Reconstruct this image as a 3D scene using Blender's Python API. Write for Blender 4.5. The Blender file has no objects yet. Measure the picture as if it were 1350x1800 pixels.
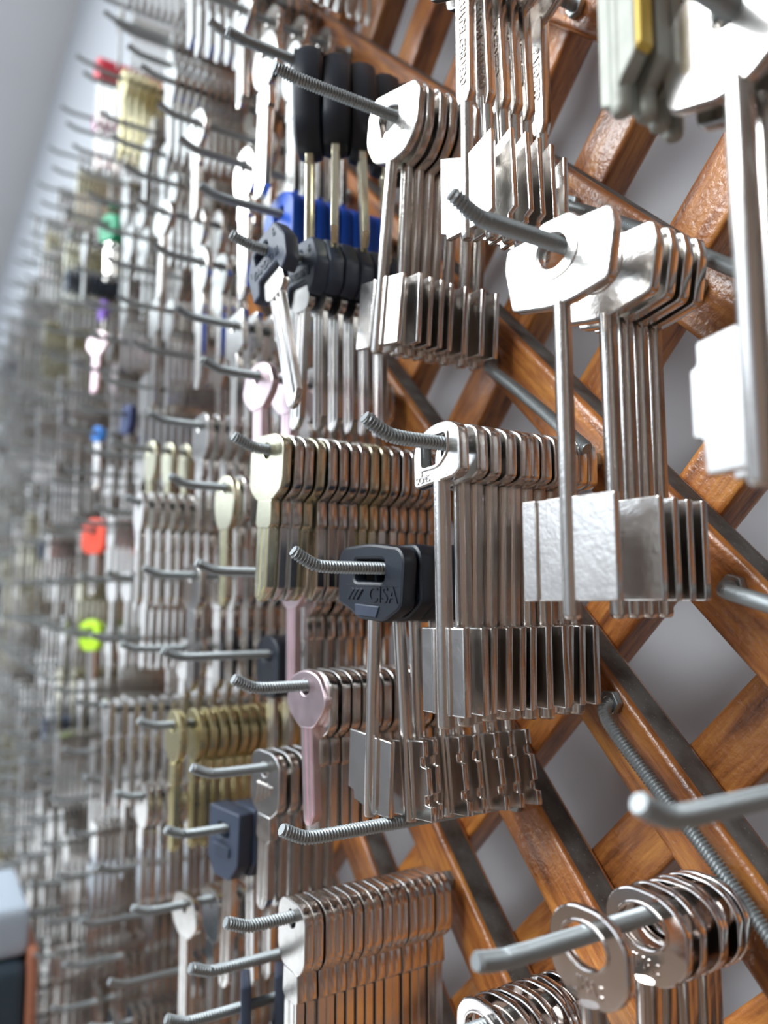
import bpy, math, random
from mathutils import Vector, Matrix, Euler
from mathutils.geometry import tessellate_polygon
random.seed(7)
R = math.radians
sc = bpy.context.scene
COL = sc.collection

# ------------------------------------------------------------------ camera
D = 0.17                                   # camera distance from the lattice front
PITCH = 0.110657
CY, SY = 0.853523, 0.521055                # view direction relative to the lattice
cam_data = bpy.data.cameras.new('camera')
cam = bpy.data.objects.new('camera', cam_data)
COL.objects.link(cam)
sc.camera = cam
cp, sp = math.cos(PITCH), math.sin(PITCH)
fwd = Vector((-CY*cp, SY*cp, sp)); right = Vector((SY, CY, 0)); up = right.cross(fwd)
m = Matrix((right, up, -fwd)).transposed().to_4x4()
m.translation = Vector((0, -D, 0))
cam.matrix_world = m
cam_data.sensor_fit = 'VERTICAL'
cam_data.sensor_height = 36.0
cam_data.lens = 27.0
cam_data.clip_start = 0.005
cam_data.clip_end = 50
cam_data.dof.use_dof = True
cam_data.dof.focus_distance = 0.205
cam_data.dof.aperture_fstop = 8.5

# ------------------------------------------------------------------ world, exposure, lights
w = bpy.data.worlds.new('daylight'); sc.world = w; w.use_nodes = True
bg = w.node_tree.nodes['Background']
bg.inputs[0].default_value = (0.62, 0.76, 0.95, 1); bg.inputs[1].default_value = 0.8
sc.view_settings.view_transform = 'Standard'
sc.view_settings.look = 'None'
sc.view_settings.gamma = 1.0
sc.view_settings.exposure = 0.0
sc.view_settings.use_curve_mapping = False


def area_light(name, loc, direction, sx, sy, energy, color):
    l = bpy.data.lights.new(name, 'AREA'); l.shape = 'RECTANGLE'
    l.size = sx; l.size_y = sy; l.energy = energy; l.color = color
    o = bpy.data.objects.new(name, l); COL.objects.link(o)
    o.location = loc
    o.rotation_euler = Vector(direction).to_track_quat('-Z', 'Y').to_euler()
    return o


# daylight through the far front window, a ceiling panel, and three added fill lights
area_light('far_window_daylight', (-3.6, -2.74, 0.91), (0, 1, 0), 3.6, 0.56, 16, (0.82, 0.91, 1.0))
area_light('near_front_fill', (-1.0, -2.74, 0.74), (0, 1, 0), 1.2, 0.88, 5, (0.84, 0.92, 1.0))  # added soft frontal fill, set in the second window opening
area_light('left_reflection_fill', (-5.94, -1.3, 0.10), (1, 0, 0), 1.9, 1.8, 10, (0.86, 0.93, 1.0))  # added light for far key faces to mirror; the wall has no door
area_light('rear_ceiling_fill', (-2.3, -0.85, 1.21), (0, 0, -1), 2.0, 1.0, 9, (0.80, 0.93, 1.0))  # added overhead fill so the upper-left keys reflect whiter
area_light('ceiling_panel_light', (-0.9, -1.8, 1.20), (0, 0, -1), 2.4, 1.2, 138, (0.92, 0.97, 1.0))

# ------------------------------------------------------------------ materials


def mat(name):
    m_ = bpy.data.materials.new(name); m_.use_nodes = True
    nt = m_.node_tree
    return m_, nt, nt.nodes['Principled BSDF']


def N(nt, typ, **kw):
    n = nt.nodes.new(typ)
    for k, v in kw.items():
        if k.startswith('_'):
            setattr(n, k[1:], v)
        else:
            n.inputs[k.replace('__', ' ')].default_value = v
    return n


def metal(name, col, rough=0.24, var=0.10, metallic=1.0, bump=0.06, scale=900):
    m_, nt, b = mat(name)
    b.inputs['Base Color'].default_value = (*col, 1)
    b.inputs['Metallic'].default_value = metallic
    tc = N(nt, 'ShaderNodeTexCoord')
    n1 = N(nt, 'ShaderNodeTexNoise', Scale=180.0, Detail=4.0)
    n2 = N(nt, 'ShaderNodeTexNoise', Scale=float(scale), Detail=3.0)
    nt.links.new(tc.outputs['Object'], n1.inputs['Vector'])
    nt.links.new(tc.outputs['Object'], n2.inputs['Vector'])
    mr = N(nt, 'ShaderNodeMapRange')
    mr.inputs['To Min'].default_value = max(0.03, rough - var); mr.inputs['To Max'].default_value = rough + var
    nt.links.new(n1.outputs['Fac'], mr.inputs['Value'])
    nt.links.new(mr.outputs['Result'], b.inputs['Roughness'])
    bp = N(nt, 'ShaderNodeBump', Strength=bump, Distance=0.0003)
    nt.links.new(n2.outputs['Fac'], bp.inputs['Height'])
    nt.links.new(bp.outputs['Normal'], b.inputs['Normal'])
    return m_


def plastic(name, col, rough=0.42, bump=0.1, scale=1600):
    m_ = metal(name, col, rough, 0.05, 0.0, bump, scale)
    return m_


M = {}
M['nickel'] = metal('nickel_plate', (0.80, 0.775, 0.745), 0.20, 0.08)
M['nickel_cast'] = metal('cast_nickel', (0.78, 0.755, 0.725), 0.23, 0.09, bump=0.22, scale=620)
M['polished'] = metal('polished_nickel', (0.74, 0.69, 0.66), 0.10, 0.04, bump=0.03)
M['grey_metal'] = metal('grey_zinc_alloy', (0.36, 0.37, 0.33), 0.55, 0.08, 0.45, 0.5, 500)
M['yellow_metal'] = metal('yellow_brass_edge', (0.70, 0.50, 0.10), 0.5, 0.08, 0.3)
M['brass'] = metal('brass', (0.80, 0.72, 0.42), 0.30, 0.1)
M['pink_nickel'] = metal('rosy_nickel', (0.95, 0.76, 0.80), 0.32, 0.08)
M['cream_nickel'] = metal('pale_gold_nickel', (0.84, 0.80, 0.60), 0.25, 0.08)
M['rod'] = metal('galvanised_steel', (0.36, 0.39, 0.40), 0.5, 0.08, metallic=0.7, bump=0.2)
M['nut'] = metal('zinc_nut', (0.42, 0.46, 0.47), 0.36, 0.1, metallic=0.9, bump=0.3)
M['black'] = plastic('black_plastic', (0.013, 0.018, 0.028), 0.38)
M['slate'] = plastic('slate_plastic', (0.045, 0.06, 0.095), 0.40)
M['navy'] = plastic('navy_plastic', (0.03, 0.05, 0.16), 0.42)
M['blue'] = plastic('bright_blue_plastic', (0.02, 0.11, 0.62), 0.36)
M['red'] = plastic('red_plastic', (0.85, 0.06, 0.10), 0.5)
M['magenta'] = plastic('pink_plastic', (0.80, 0.06, 0.42), 0.5)
M['green'] = plastic('green_plastic', (0.01, 0.42, 0.20), 0.5)
M['violet'] = plastic('violet_plastic', (0.33, 0.18, 0.75), 0.5)
M['orange'] = plastic('orange_red_plastic', (0.95, 0.09, 0.04), 0.5)
M['lime'] = plastic('lime_plastic', (0.55, 0.90, 0.03), 0.5)
M['skyblue'] = plastic('sky_blue_plastic', (0.05, 0.30, 0.90), 0.5)
M['case'] = plastic('dark_blue_grey_plastic', (0.035, 0.06, 0.085), 0.6)
M['pale'] = plastic('pale_blue_plastic', (0.48, 0.56, 0.66), 0.5)
M['tan'] = plastic('tan_plastic', (0.42, 0.16, 0.09), 0.6)


def wood():
    m_, nt, b = mat('varnished_wood')
    tc = N(nt, 'ShaderNodeTexCoord'); oi = N(nt, 'ShaderNodeObjectInfo')
    add = N(nt, 'ShaderNodeVectorMath', _operation='ADD')
    sca = N(nt, 'ShaderNodeVectorMath', _operation='SCALE'); sca.inputs['Scale'].default_value = 7.0
    cb = N(nt, 'ShaderNodeCombineXYZ')
    for i in range(3):
        nt.links.new(oi.outputs['Random'], cb.inputs[i])
    nt.links.new(cb.outputs[0], sca.inputs[0])
    nt.links.new(tc.outputs['Object'], add.inputs[0]); nt.links.new(sca.outputs[0], add.inputs[1])
    mp = N(nt, 'ShaderNodeMapping'); mp.inputs['Scale'].default_value = (45, 420, 420)
    mp2 = N(nt, 'ShaderNodeMapping'); mp2.inputs['Scale'].default_value = (32, 80, 80)
    nt.links.new(add.outputs[0], mp.inputs[0]); nt.links.new(add.outputs[0], mp2.inputs[0])
    n1 = N(nt, 'ShaderNodeTexNoise', Scale=1.0, Detail=6.0, Roughness=0.65)
    n2 = N(nt, 'ShaderNodeTexNoise', Scale=1.0, Detail=3.0)
    nt.links.new(mp.outputs[0], n1.inputs['Vector']); nt.links.new(mp2.outputs[0], n2.inputs['Vector'])
    mx = N(nt, 'ShaderNodeMath', _operation='ADD')
    h1 = N(nt, 'ShaderNodeMath', _operation='MULTIPLY'); h1.inputs[1].default_value = 0.55
    h2 = N(nt, 'ShaderNodeMath', _operation='MULTIPLY'); h2.inputs[1].default_value = 0.45
    nt.links.new(n1.outputs['Fac'], h1.inputs[0]); nt.links.new(n2.outputs['Fac'], h2.inputs[0])
    nt.links.new(h1.outputs[0], mx.inputs[0]); nt.links.new(h2.outputs[0], mx.inputs[1])
    cr = N(nt, 'ShaderNodeValToRGB')
    e = cr.color_ramp.elements
    e[0].position = 0.36; e[0].color = (0.10, 0.028, 0.008, 1)
    e[1].position = 0.66; e[1].color = (0.68, 0.29, 0.062, 1)
    k = cr.color_ramp.elements.new(0.49); k.color = (0.39, 0.130, 0.028, 1)
    nt.links.new(mx.outputs[0], cr.inputs[0])
    hs = N(nt, 'ShaderNodeHueSaturation')
    mr = N(nt, 'ShaderNodeMapRange'); mr.inputs['To Min'].default_value = 0.80; mr.inputs['To Max'].default_value = 1.25
    nt.links.new(oi.outputs['Random'], mr.inputs['Value']); nt.links.new(mr.outputs[0], hs.inputs['Value'])
    nt.links.new(cr.outputs[0], hs.inputs['Color']); nt.links.new(hs.outputs[0], b.inputs['Base Color'])
    b.inputs['Roughness'].default_value = 0.42
    b.inputs['Coat Weight'].default_value = 0.8; b.inputs['Coat Roughness'].default_value = 0.16
    n3 = N(nt, 'ShaderNodeTexNoise', Scale=560.0, Detail=4.0, Distortion=0.3)
    nt.links.new(add.outputs[0], n3.inputs['Vector'])
    bp = N(nt, 'ShaderNodeBump', Strength=0.6, Distance=0.0005)
    nt.links.new(n3.outputs['Fac'], bp.inputs['Height'])
    nt.links.new(bp.outputs['Normal'], b.inputs['Normal']); nt.links.new(bp.outputs['Normal'], b.inputs['Coat Normal'])
    return m_


def dust():
    m_, nt, b = mat('dusty_wood_edge')
    tc = N(nt, 'ShaderNodeTexCoord')
    n1 = N(nt, 'ShaderNodeTexNoise', Scale=130.0, Detail=5.0)
    n2 = N(nt, 'ShaderNodeTexVoronoi', Scale=700.0)
    nt.links.new(tc.outputs['Object'], n1.inputs['Vector']); nt.links.new(tc.outputs['Object'], n2.inputs['Vector'])
    cr = N(nt, 'ShaderNodeValToRGB'); e = cr.color_ramp.elements
    e[0].position = 0.30; e[0].color = (0.075, 0.058, 0.048, 1)
    e[1].position = 0.62; e[1].color = (0.155, 0.145, 0.135, 1)
    nt.links.new(n1.outputs['Fac'], cr.inputs[0])
    cr2 = N(nt, 'ShaderNodeValToRGB'); e = cr2.color_ramp.elements
    e[0].position = 0.05; e[0].color = (0.40, 0.38, 0.35, 1); e[1].position = 0.16; e[1].color = (0, 0, 0, 1)
    nt.links.new(n2.outputs['Distance'], cr2.inputs[0])
    mx = N(nt, 'ShaderNodeMix', _data_type='RGBA', _blend_type='ADD'); mx.inputs[0].default_value = 0.5
    nt.links.new(cr.outputs[0], mx.inputs[6]); nt.links.new(cr2.outputs[0], mx.inputs[7])
    nt.links.new(mx.outputs[2], b.inputs['Base Color'])
    b.inputs['Roughness'].default_value = 0.9
    bp = N(nt, 'ShaderNodeBump', Strength=0.6, Distance=0.0008)
    nt.links.new(n1.outputs['Fac'], bp.inputs['Height']); nt.links.new(bp.outputs['Normal'], b.inputs['Normal'])
    return m_


def plain(name, c, rough=0.8, scale=3.0, var=0.06):
    m_, nt, b = mat(name)
    tc = N(nt, 'ShaderNodeTexCoord'); n1 = N(nt, 'ShaderNodeTexNoise', Scale=scale, Detail=4.0)
    nt.links.new(tc.outputs['Object'], n1.inputs['Vector'])
    cr = N(nt, 'ShaderNodeValToRGB'); e = cr.color_ramp.elements
    e[0].color = tuple(max(0, x*(1-var)) for x in c)+(1,); e[1].color = tuple(min(1, x*(1+var)) for x in c)+(1,)
    nt.links.new(n1.outputs['Fac'], cr.inputs[0]); nt.links.new(cr.outputs[0], b.inputs['Base Color'])
    b.inputs['Roughness'].default_value = rough
    return m_


M['wood'] = wood(); M['dust'] = dust()
M['backwall'] = plain('pale_grey_paint', (0.66, 0.69, 0.735), 0.6)
M['paint'] = plain('off_white_paint', (0.70, 0.71, 0.72))
M['dim_front'] = plain('dimmed_front_wall_paint', (0.24, 0.245, 0.26), 0.7, 5.0, 0.25)  # unseen front wall, darkened so key fronts mirror less white
M['ceil'] = plain('white_ceiling_paint', (0.82, 0.84, 0.86))
M['floor'] = plain('brown_floor_tile', (0.17, 0.12, 0.09), 0.5, 6.0, 0.3)
M['brownwall'] = plain('brown_panelling', (0.20, 0.13, 0.09), 0.6)

# ------------------------------------------------------------------ mesh helpers (lengths in millimetres unless noted)


class MB:
    def __init__(s):
        s.v = []; s.f = []; s.mi = []; s.cur = 0

    def add(s, vs, fs):
        o = len(s.v); s.v += [tuple(x) for x in vs]
        for f in fs:
            s.f.append(tuple(i+o for i in f)); s.mi.append(s.cur)

    def mesh(s, name, mats, k=0.001, sharp=24):
        me = bpy.data.meshes.new(name)
        me.from_pydata([(x*k, y*k, z*k) for x, y, z in s.v], [], s.f)
        for m_ in mats:
            me.materials.append(m_)
        if len(mats) > 1:
            me.polygons.foreach_set('material_index', s.mi)
        me.polygons.foreach_set('use_smooth', [True]*len(me.polygons))
        me.update(); me.set_sharp_from_angle(angle=R(sharp))
        return me


def link(name, me, parent=None):
    o = bpy.data.objects.new(name, me); COL.objects.link(o)
    if parent:
        o.parent = parent
    return o


def area2(p):
    return sum(p[i][0]*p[(i+1) % len(p)][1]-p[(i+1) % len(p)][0]*p[i][1] for i in range(len(p)))


def fillet(p, r=1.0, seg=4):
    """round every corner of a closed outline; a point may carry its own radius"""
    out = []; n = len(p)
    for i in range(n):
        a = Vector(p[i-1][:2]); b = Vector(p[i][:2]); c = Vector(p[(i+1) % n][:2])
        rr = p[i][2] if len(p[i]) > 2 else r
        d1 = (a-b); d2 = (c-b); l = min(rr, d1.length*.48, d2.length*.48)
        if l < 1e-4:
            out.append((b.x, b.y)); continue
        p1 = b+d1.normalized()*l; p2 = b+d2.normalized()*l
        for k in range(seg+1):
            t = k/seg
            q = p1*(1-t)**2+b*2*t*(1-t)+p2*t*t
            out.append((q.x, q.y))
    res = []
    for q in out:
        if not res or (abs(q[0]-res[-1][0])+abs(q[1]-res[-1][1])) > 1e-3:
            res.append(q)
    return res


def ell(cx, cz, rx, rz, n=24, a0=0):
    return [(cx+rx*math.cos(a0+2*math.pi*i/n), cz+rz*math.sin(a0+2*math.pi*i/n)) for i in range(n)]


def inset(p, d):
    n = len(p); out = []
    for i in range(n):
        a = Vector(p[i-1]); b = Vector(p[i]); c = Vector(p[(i+1) % n])
        e1 = (b-a).normalized(); e2 = (c-b).normalized()
        n1 = Vector((-e1.y, e1.x)); n2 = Vector((-e2.y, e2.x))
        k = n1+n2; L = max(0.35, 1+n1.dot(n2))
        q = b+k*(d/L); out.append((q.x, q.y))
    return out


def plate(mb, outer, holes=(), t=2.0, r=0.35, y0=0.0):
    """plate lying in x-z, thickness t along y centred on y0, edges chamfered by r"""
    if area2(outer) < 0:
        outer = outer[::-1]
    loops = [outer]+[h if area2(h) < 0 else h[::-1] for h in holes]
    vs = []; fs = []; caps = []
    for lp in loops:
        n = len(lp); ins = inset(lp, r*0.9); mid = inset(lp, r*0.25)
        prof = [(ins, -t/2), (mid, -t/2+r*0.3), (lp, -t/2+r), (lp, t/2-r), (mid, t/2-r*0.3), (ins, t/2)]
        base = len(vs)
        for q, y in prof:
            vs += [(a, y+y0, b) for a, b in q]
        for k in range(len(prof)-1):
            for i in range(n):
                j = (i+1) % n
                fs.append((base+k*n+i, base+k*n+j, base+(k+1)*n+j, base+(k+1)*n+i))
        caps.append((base, n, ins))
    tri = tessellate_polygon([[Vector((a, b, 0)) for a, b in c[2]] for c in caps])
    idx = []
    for base, n, _ in caps:
        idx += [(base+i, base+5*n+i) for i in range(n)]
    for a, b, c in tri:
        A, B, C_ = vs[idx[a][0]], vs[idx[b][0]], vs[idx[c][0]]
        s = (B[0]-A[0])*(C_[2]-A[2])-(C_[0]-A[0])*(B[2]-A[2])
        if s < 0:
            b, c = c, b
        fs.append((idx[a][0], idx[b][0], idx[c][0]))
        fs.append((idx[c][1], idx[b][1], idx[a][1]))
    mb.add(vs, fs)


def extr(mb, cs, zs):
    """cross section [(x,y)] CCW extruded along z; zs = [(z, scale_x, scale_y, dx)]"""
    n = len(cs); vs = []; fs = []
    for z, sx, sy, dx in zs:
        vs += [(x*sx+dx, y*sy, z) for x, y in cs]
    up_ = zs[-1][0] > zs[0][0]
    for k in range(len(zs)-1):
        for i in range(n):
            j = (i+1) % n
            f = (k*n+i, k*n+j, (k+1)*n+j, (k+1)*n+i)
            fs.append(f if up_ else f[::-1])
    tri = tessellate_polygon([[Vector((x, y, 0)) for x, y in cs]])
    L = (len(zs)-1)*n
    for a, b, c in tri:
        s = (cs[b][0]-cs[a][0])*(cs[c][1]-cs[a][1])-(cs[c][0]-cs[a][0])*(cs[b][1]-cs[a][1])
        if s < 0:
            b, c = c, b
        if up_:
            fs.append((c, b, a)); fs.append((L+a, L+b, L+c))
        else:
            fs.append((a, b, c)); fs.append((L+c, L+b, L+a))
    mb.add(vs, fs)


def shaft(mb, z0, z1, r, cx=0, seg=20, tip=1.2, flats=0.0, sy=1.0):
    cs = []
    for i in range(seg):
        a = 2*math.pi*i/seg
        rr = r*(1+flats*max(0, math.cos(2*a-0.6))**12)
        cs.append((rr*math.cos(a), rr*math.sin(a)*sy))
    extr(mb, cs, [(z0, 1, 1, cx), (z1+tip, 1, 1, cx), (z1+tip*.4, .92, .92, cx), (z1+tip*.1, .75, .75, cx), (z1, .45, .45, cx)])


def blade(mb, z0, z1, wd, t, grooves=((-0.2, .8),), cx=0.0, tipw=0.35, side=1):
    """flat key blade with milled grooves on both faces"""
    h = wd/2; q = t/2
    top = []
    xs = [-h]
    for g, gw in grooves:
        c = g*wd
        top += [(c-gw, q), (c-gw*.6, q*.35), (c+gw*.6, q*.35), (c+gw, q)]
    c = 0.25
    cs = [(-h, -q+c), (-h+c, -q)]
    for x, y in [(x, -y) for x, y in top]:
        cs.append((x+0.12*wd, y))
    cs += [(h-c, -q), (h, -q+c), (h, q-c), (h-c, q)]
    for x, y in top[::-1]:
        cs.append((x, y))
    cs += [(-h+c, q), (-h, q-c)]
    L = z0-z1
    extr(mb, cs, [(z0, 1, 1, cx), (z1+wd*.55, 1, 1, cx), (z1+wd*.2, .72, 1, cx-side*wd*.10), (z1, tipw, .8, cx-side*wd*.16)])


def text_into(mb, s, size, cx, cz, y, depth=0.25, rot=0.0, bold=0.0, mirror=False, scalex=1.0):
    cu = bpy.data.curves.new('t', 'FONT'); cu.body = s; cu.size = size
    cu.align_x = 'CENTER'; cu.align_y = 'CENTER'; cu.extrude = depth/2; cu.resolution_u = 3; cu.offset = bold
    ob = bpy.data.objects.new('t', cu)
    me = bpy.data.meshes.new_from_object(ob)
    c, s_ = math.cos(rot), math.sin(rot)
    vs = []
    for v in me.vertices:
        x = v.co.x*(-1 if mirror else 1)*scalex; z = v.co.y
        vs.append((cx+x*c-z*s_, y-v.co.z, cz+x*s_+z*c))
    fs = [tuple(p.vertices) if not mirror else tuple(p.vertices)[::-1] for p in me.polygons]
    mb.add(vs, fs)
    bpy.data.objects.remove(ob); bpy.data.curves.remove(cu); bpy.data.meshes.remove(me)


# ------------------------------------------------------------------ the room (structure)


def box(mb, a, b, k=1.0):
    x0, y0, z0 = a; x1, y1, z1 = b
    vs = [(x0, y0, z0), (x1, y0, z0), (x1, y1, z0), (x0, y1, z0), (x0, y0, z1), (x1, y0, z1), (x1, y1, z1), (x0, y1, z1)]
    mb.add(vs, [(0, 3, 2, 1), (4, 5, 6, 7), (0, 1, 5, 4), (1, 2, 6, 5), (2, 3, 7, 6), (3, 0, 4, 7)])


def struct(name, m_, *boxes):
    mb = MB()
    for a, b in boxes:
        box(mb, a, b)
    o = link(name, mb.mesh(name, [m_], 1.0)); o['kind'] = 'structure'
    return o


XL, XR, YB, YF, ZF, ZC = -6.0, 1.6, 0.062, -2.8, -1.4, 1.25
struct('wall_back', M['backwall'], ((XL-.1, YB, ZF), (XR+.1, YB+.1, ZC)))
struct('wall_left', M['paint'], ((XL-.1, YF, ZF), (XL, YB, ZC)))
struct('wall_right', M['brownwall'], ((XR, YF, ZF), (XR+.1, YB, ZC)))
struct('floor', M['floor'], ((XL-.1, YF-.1, ZF-.1), (XR+.1, YB+.1, ZF)))
struct('ceiling', M['ceil'], ((XL-.1, YF-.1, ZC), (XR+.1, YB+.1, ZC+.1)))
struct('wall_front', M['dim_front'], ((XL-.1, YF-.1, ZF), (XR+.1, YF, 0.24)), ((XL-.1, YF-.1, 1.20), (XR+.1, YF, ZC)),
       ((-.38, YF-.1, .24), (XR+.1, YF, 1.20)), ((XL-.1, YF-.1, .24), (-5.42, YF, 1.20)), ((-5.42, YF-.1, .24), (-1.78, YF, .56)), ((-1.78, YF-.1, .24), (-1.62, YF, 1.20)))
struct('window_1', M['ceil'], ((-5.42, YF-.06, .56), (-1.78, YF-.01, .62)), ((-5.42, YF-.06, 1.19), (-1.78, YF-.01, 1.22)),
       *[((x, YF-.06, .6), (x+.04, YF-.01, 1.2)) for x in (-5.42, -4.2, -3.0, -1.82)])
struct('window_2', M['ceil'], ((-1.62, YF-.06, .24), (-.38, YF-.01, .29)), ((-1.62, YF-.06, 1.18), (-.38, YF-.01, 1.22)))

# ------------------------------------------------------------------ the wooden lattice
LX0, LX1, LZ0, LZ1 = -1.75, 0.42, -0.62, 0.462
lattice = bpy.data.objects.new('wooden_lattice', None); COL.objects.link(lattice)
lattice['label'] = 'varnished orange-brown wooden lattice of crossed diagonal slats behind all the hooks'
lattice['category'] = 'lattice'
WS = 0.0182; TS = 0.0122


def slat(sign, c, y0, i):
    """sign +1: x+z=c (falls to the right), -1: x-z=c"""
    # clip to the lattice rectangle, x as parameter
    lo, hi = LX0, LX1
    if sign > 0:
        lo = max(lo, c-LZ1); hi = min(hi, c-LZ0)
    else:
        lo = max(lo, c+LZ0); hi = min(hi, c+LZ1)
    if hi-lo < .02:
        return
    xm = (lo+hi)/2; zm = (c-xm) if sign > 0 else (xm-c)
    L = (hi-lo)*math.sqrt(2)
    mb = MB()
    h = WS/2; q = TS/2; r = 0.0016
    cs = fillet([(-q, -h), (q, -h), (q, h), (-q, h)], r*1.2, 3)   # (y, z)
    n = len(cs); vs = []; fs = []
    K = 2
    for k in range(K):
        x = -L/2+L*k/(K-1)
        vs += [(x, y, z) for y, z in cs]
    for k in range(K-1):
        for a in range(n):
            b = (a+1) % n
            mb.cur = 0
            if (cs[a][1]+cs[b][1])/2 > h-1e-5:
                mb.cur = 1
            mb.add([vs[k*n+a], vs[(k+1)*n+a], vs[(k+1)*n+b], vs[k*n+b]], [(3, 2, 1, 0)])
    mb.cur = 0
    mb.add(vs[:n], [tuple(range(n))]); mb.add(vs[-n:], [tuple(range(n-1, -1, -1))])
    me = mb.mesh('slat', [M['wood'], M['dust']], 1.0, 30)
    o = link('slat', me, lattice)
    o.location = (xm, y0+TS/2, zm)
    o.rotation_euler = (0, R(45*sign), 0)


PD = 0.0738
i = 0
for j in range(-14, 40):
    slat(+1, -0.0432-PD*j, 0.0, j)
for k in range(-14, 32):
    slat(-1, -0.0875-PD*k, TS, k)


def weld(me):
    import bmesh
    bm = bmesh.new(); bm.from_mesh(me); bmesh.ops.remove_doubles(bm, verts=bm.verts, dist=1e-7)
    bmesh.ops.recalc_face_normals(bm, faces=bm.faces); bm.to_mesh(me); bm.free()
    me.polygons.foreach_set('use_smooth', [True]*len(me.polygons)); me.set_sharp_from_angle(angle=R(34))


for o in lattice.children:
    weld(o.data)

# ------------------------------------------------------------------ hooks
ROD = 0.00168


def tube(mb, path, r, seg, pitch=None, amp=0.0):
    """path: list of Vector in metres; threaded when pitch is given"""
    # resample
    P = [Vector(p) for p in path]
    cum = [0]
    for a, b in zip(P, P[1:]):
        cum.append(cum[-1]+(b-a).length)
    T = cum[-1]
    if pitch:
        nst = int(T/(pitch/4)); ss = [T*i/nst for i in range(nst+1)]
    else:
        ss = cum
    pts = []
    for s in ss:
        k = 0
        while k < len(cum)-2 and cum[k+1] < s:
            k += 1
        t = (s-cum[k])/max(1e-9, cum[k+1]-cum[k])
        pts.append(P[k].lerp(P[k+1], min(1, max(0, t))))
    tan = []
    for i in range(len(pts)):
        a = pts[max(0, i-1)]; b = pts[min(len(pts)-1, i+1)]
        tan.append((b-a).normalized())
    ref = Vector((1, 0, 0)) if abs(tan[0].x) < .9 else Vector((0, 0, 1))
    u = (ref-tan[0]*ref.dot(tan[0])).normalized()
    vs = []; fs = []
    for i, (p, t) in enumerate(zip(pts, tan)):
        u = (u-t*u.dot(t)).normalized(); v = t.cross(u)
        for k in range(seg):
            a = 2*math.pi*k/seg
            rr = r
            if pitch:
                ph = ss[i]/pitch*2*math.pi-a
                rr = r+amp*(math.cos(ph))
                if ss[i] > T-0.0004:
                    rr = r*.93
            vs.append(p+(u*math.cos(a)+v*math.sin(a))*rr)
    for i in range(len(pts)-1):
        for k in range(seg):
            j = (k+1) % seg
            fs.append((i*seg+k, i*seg+j, (i+1)*seg+j, (i+1)*seg+k))
    fs.append(tuple(range(seg))[::-1]); L = (len(pts)-1)*seg
    fs.append(tuple(L+k for k in range(seg)))
    mb.add(vs, fs)


def hook_path(tipn=.082, bendup=.0032, droop=0.0):
    b = tipn-.0085
    pts = [(0, .010, 0), (0, -.02, 0), (0, -b+.004, 0), (0, -b+.0015, .0001)]
    # smooth bend then straight tip
    for t in (0.15, .3, .45, .6, .8, 1.0):
        pts.append((0, -b-t*.0085, bendup*(t**1.35)))
    return [Vector(p) for p in pts]


def nut_mesh():
    mb = MB()
    hexo = fillet([(3.6*math.cos(R(60*i+10)), 3.6*math.sin(R(60*i+10))) for i in range(6)], .5, 2)
    plate(mb, hexo, [ell(0, 0, 1.55, 1.55, 14)], 2.4, .4, -1.2)
    return mb.mesh('nut', [M['nut']])


NUT = nut_mesh()


def rod_mesh(path, level):
    mb = MB()
    if level == 0:
        tube(mb, path, ROD, 14, 0.00095, 0.00031)
    elif level == 1:
        tube(mb, path, ROD, 8, 0.00095, 0.00028)
    else:
        tube(mb, path, ROD, 8)
    return mb.mesh('threaded_rod', [M['rod']], 1.0, 60)


def put_hook(x, z, label, level=2, tipn=.082, up_=.0032, group=None, path=None, me=None, nutat=None, drop=0.0):
    o = bpy.data.objects.new('threaded_hook', None); COL.objects.link(o)
    o.location = (x, 0, z)
    o['label'] = label; o['category'] = 'hook'
    if group:
        o['group'] = group
    if me is None:
        me = rod_mesh(path or hook_path(tipn, up_), level)
    r = link('threaded_rod', me, o)
    n_ = link('nut', NUT, o)
    if nutat:
        n_.location = nutat
    n_.rotation_euler = (0, random.uniform(0, 1), 0)
    return o


def grid(j, k):
    a = -.043-.0745*j; b = -.125-.0755*k
    return (a+b)/2, (a-b)/2


# ------------------------------------------------------------------ key kinds: each returns [(part name, mesh, [(sub-part name, mesh)])]


def one(f, name, mats, sharp=24):
    mb = MB(); f(mb)
    return mb.mesh(name, mats, .001, sharp)


def sym(half):
    return half+[(-p[0],)+tuple(p[1:]) for p in half[::-1]]


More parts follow.
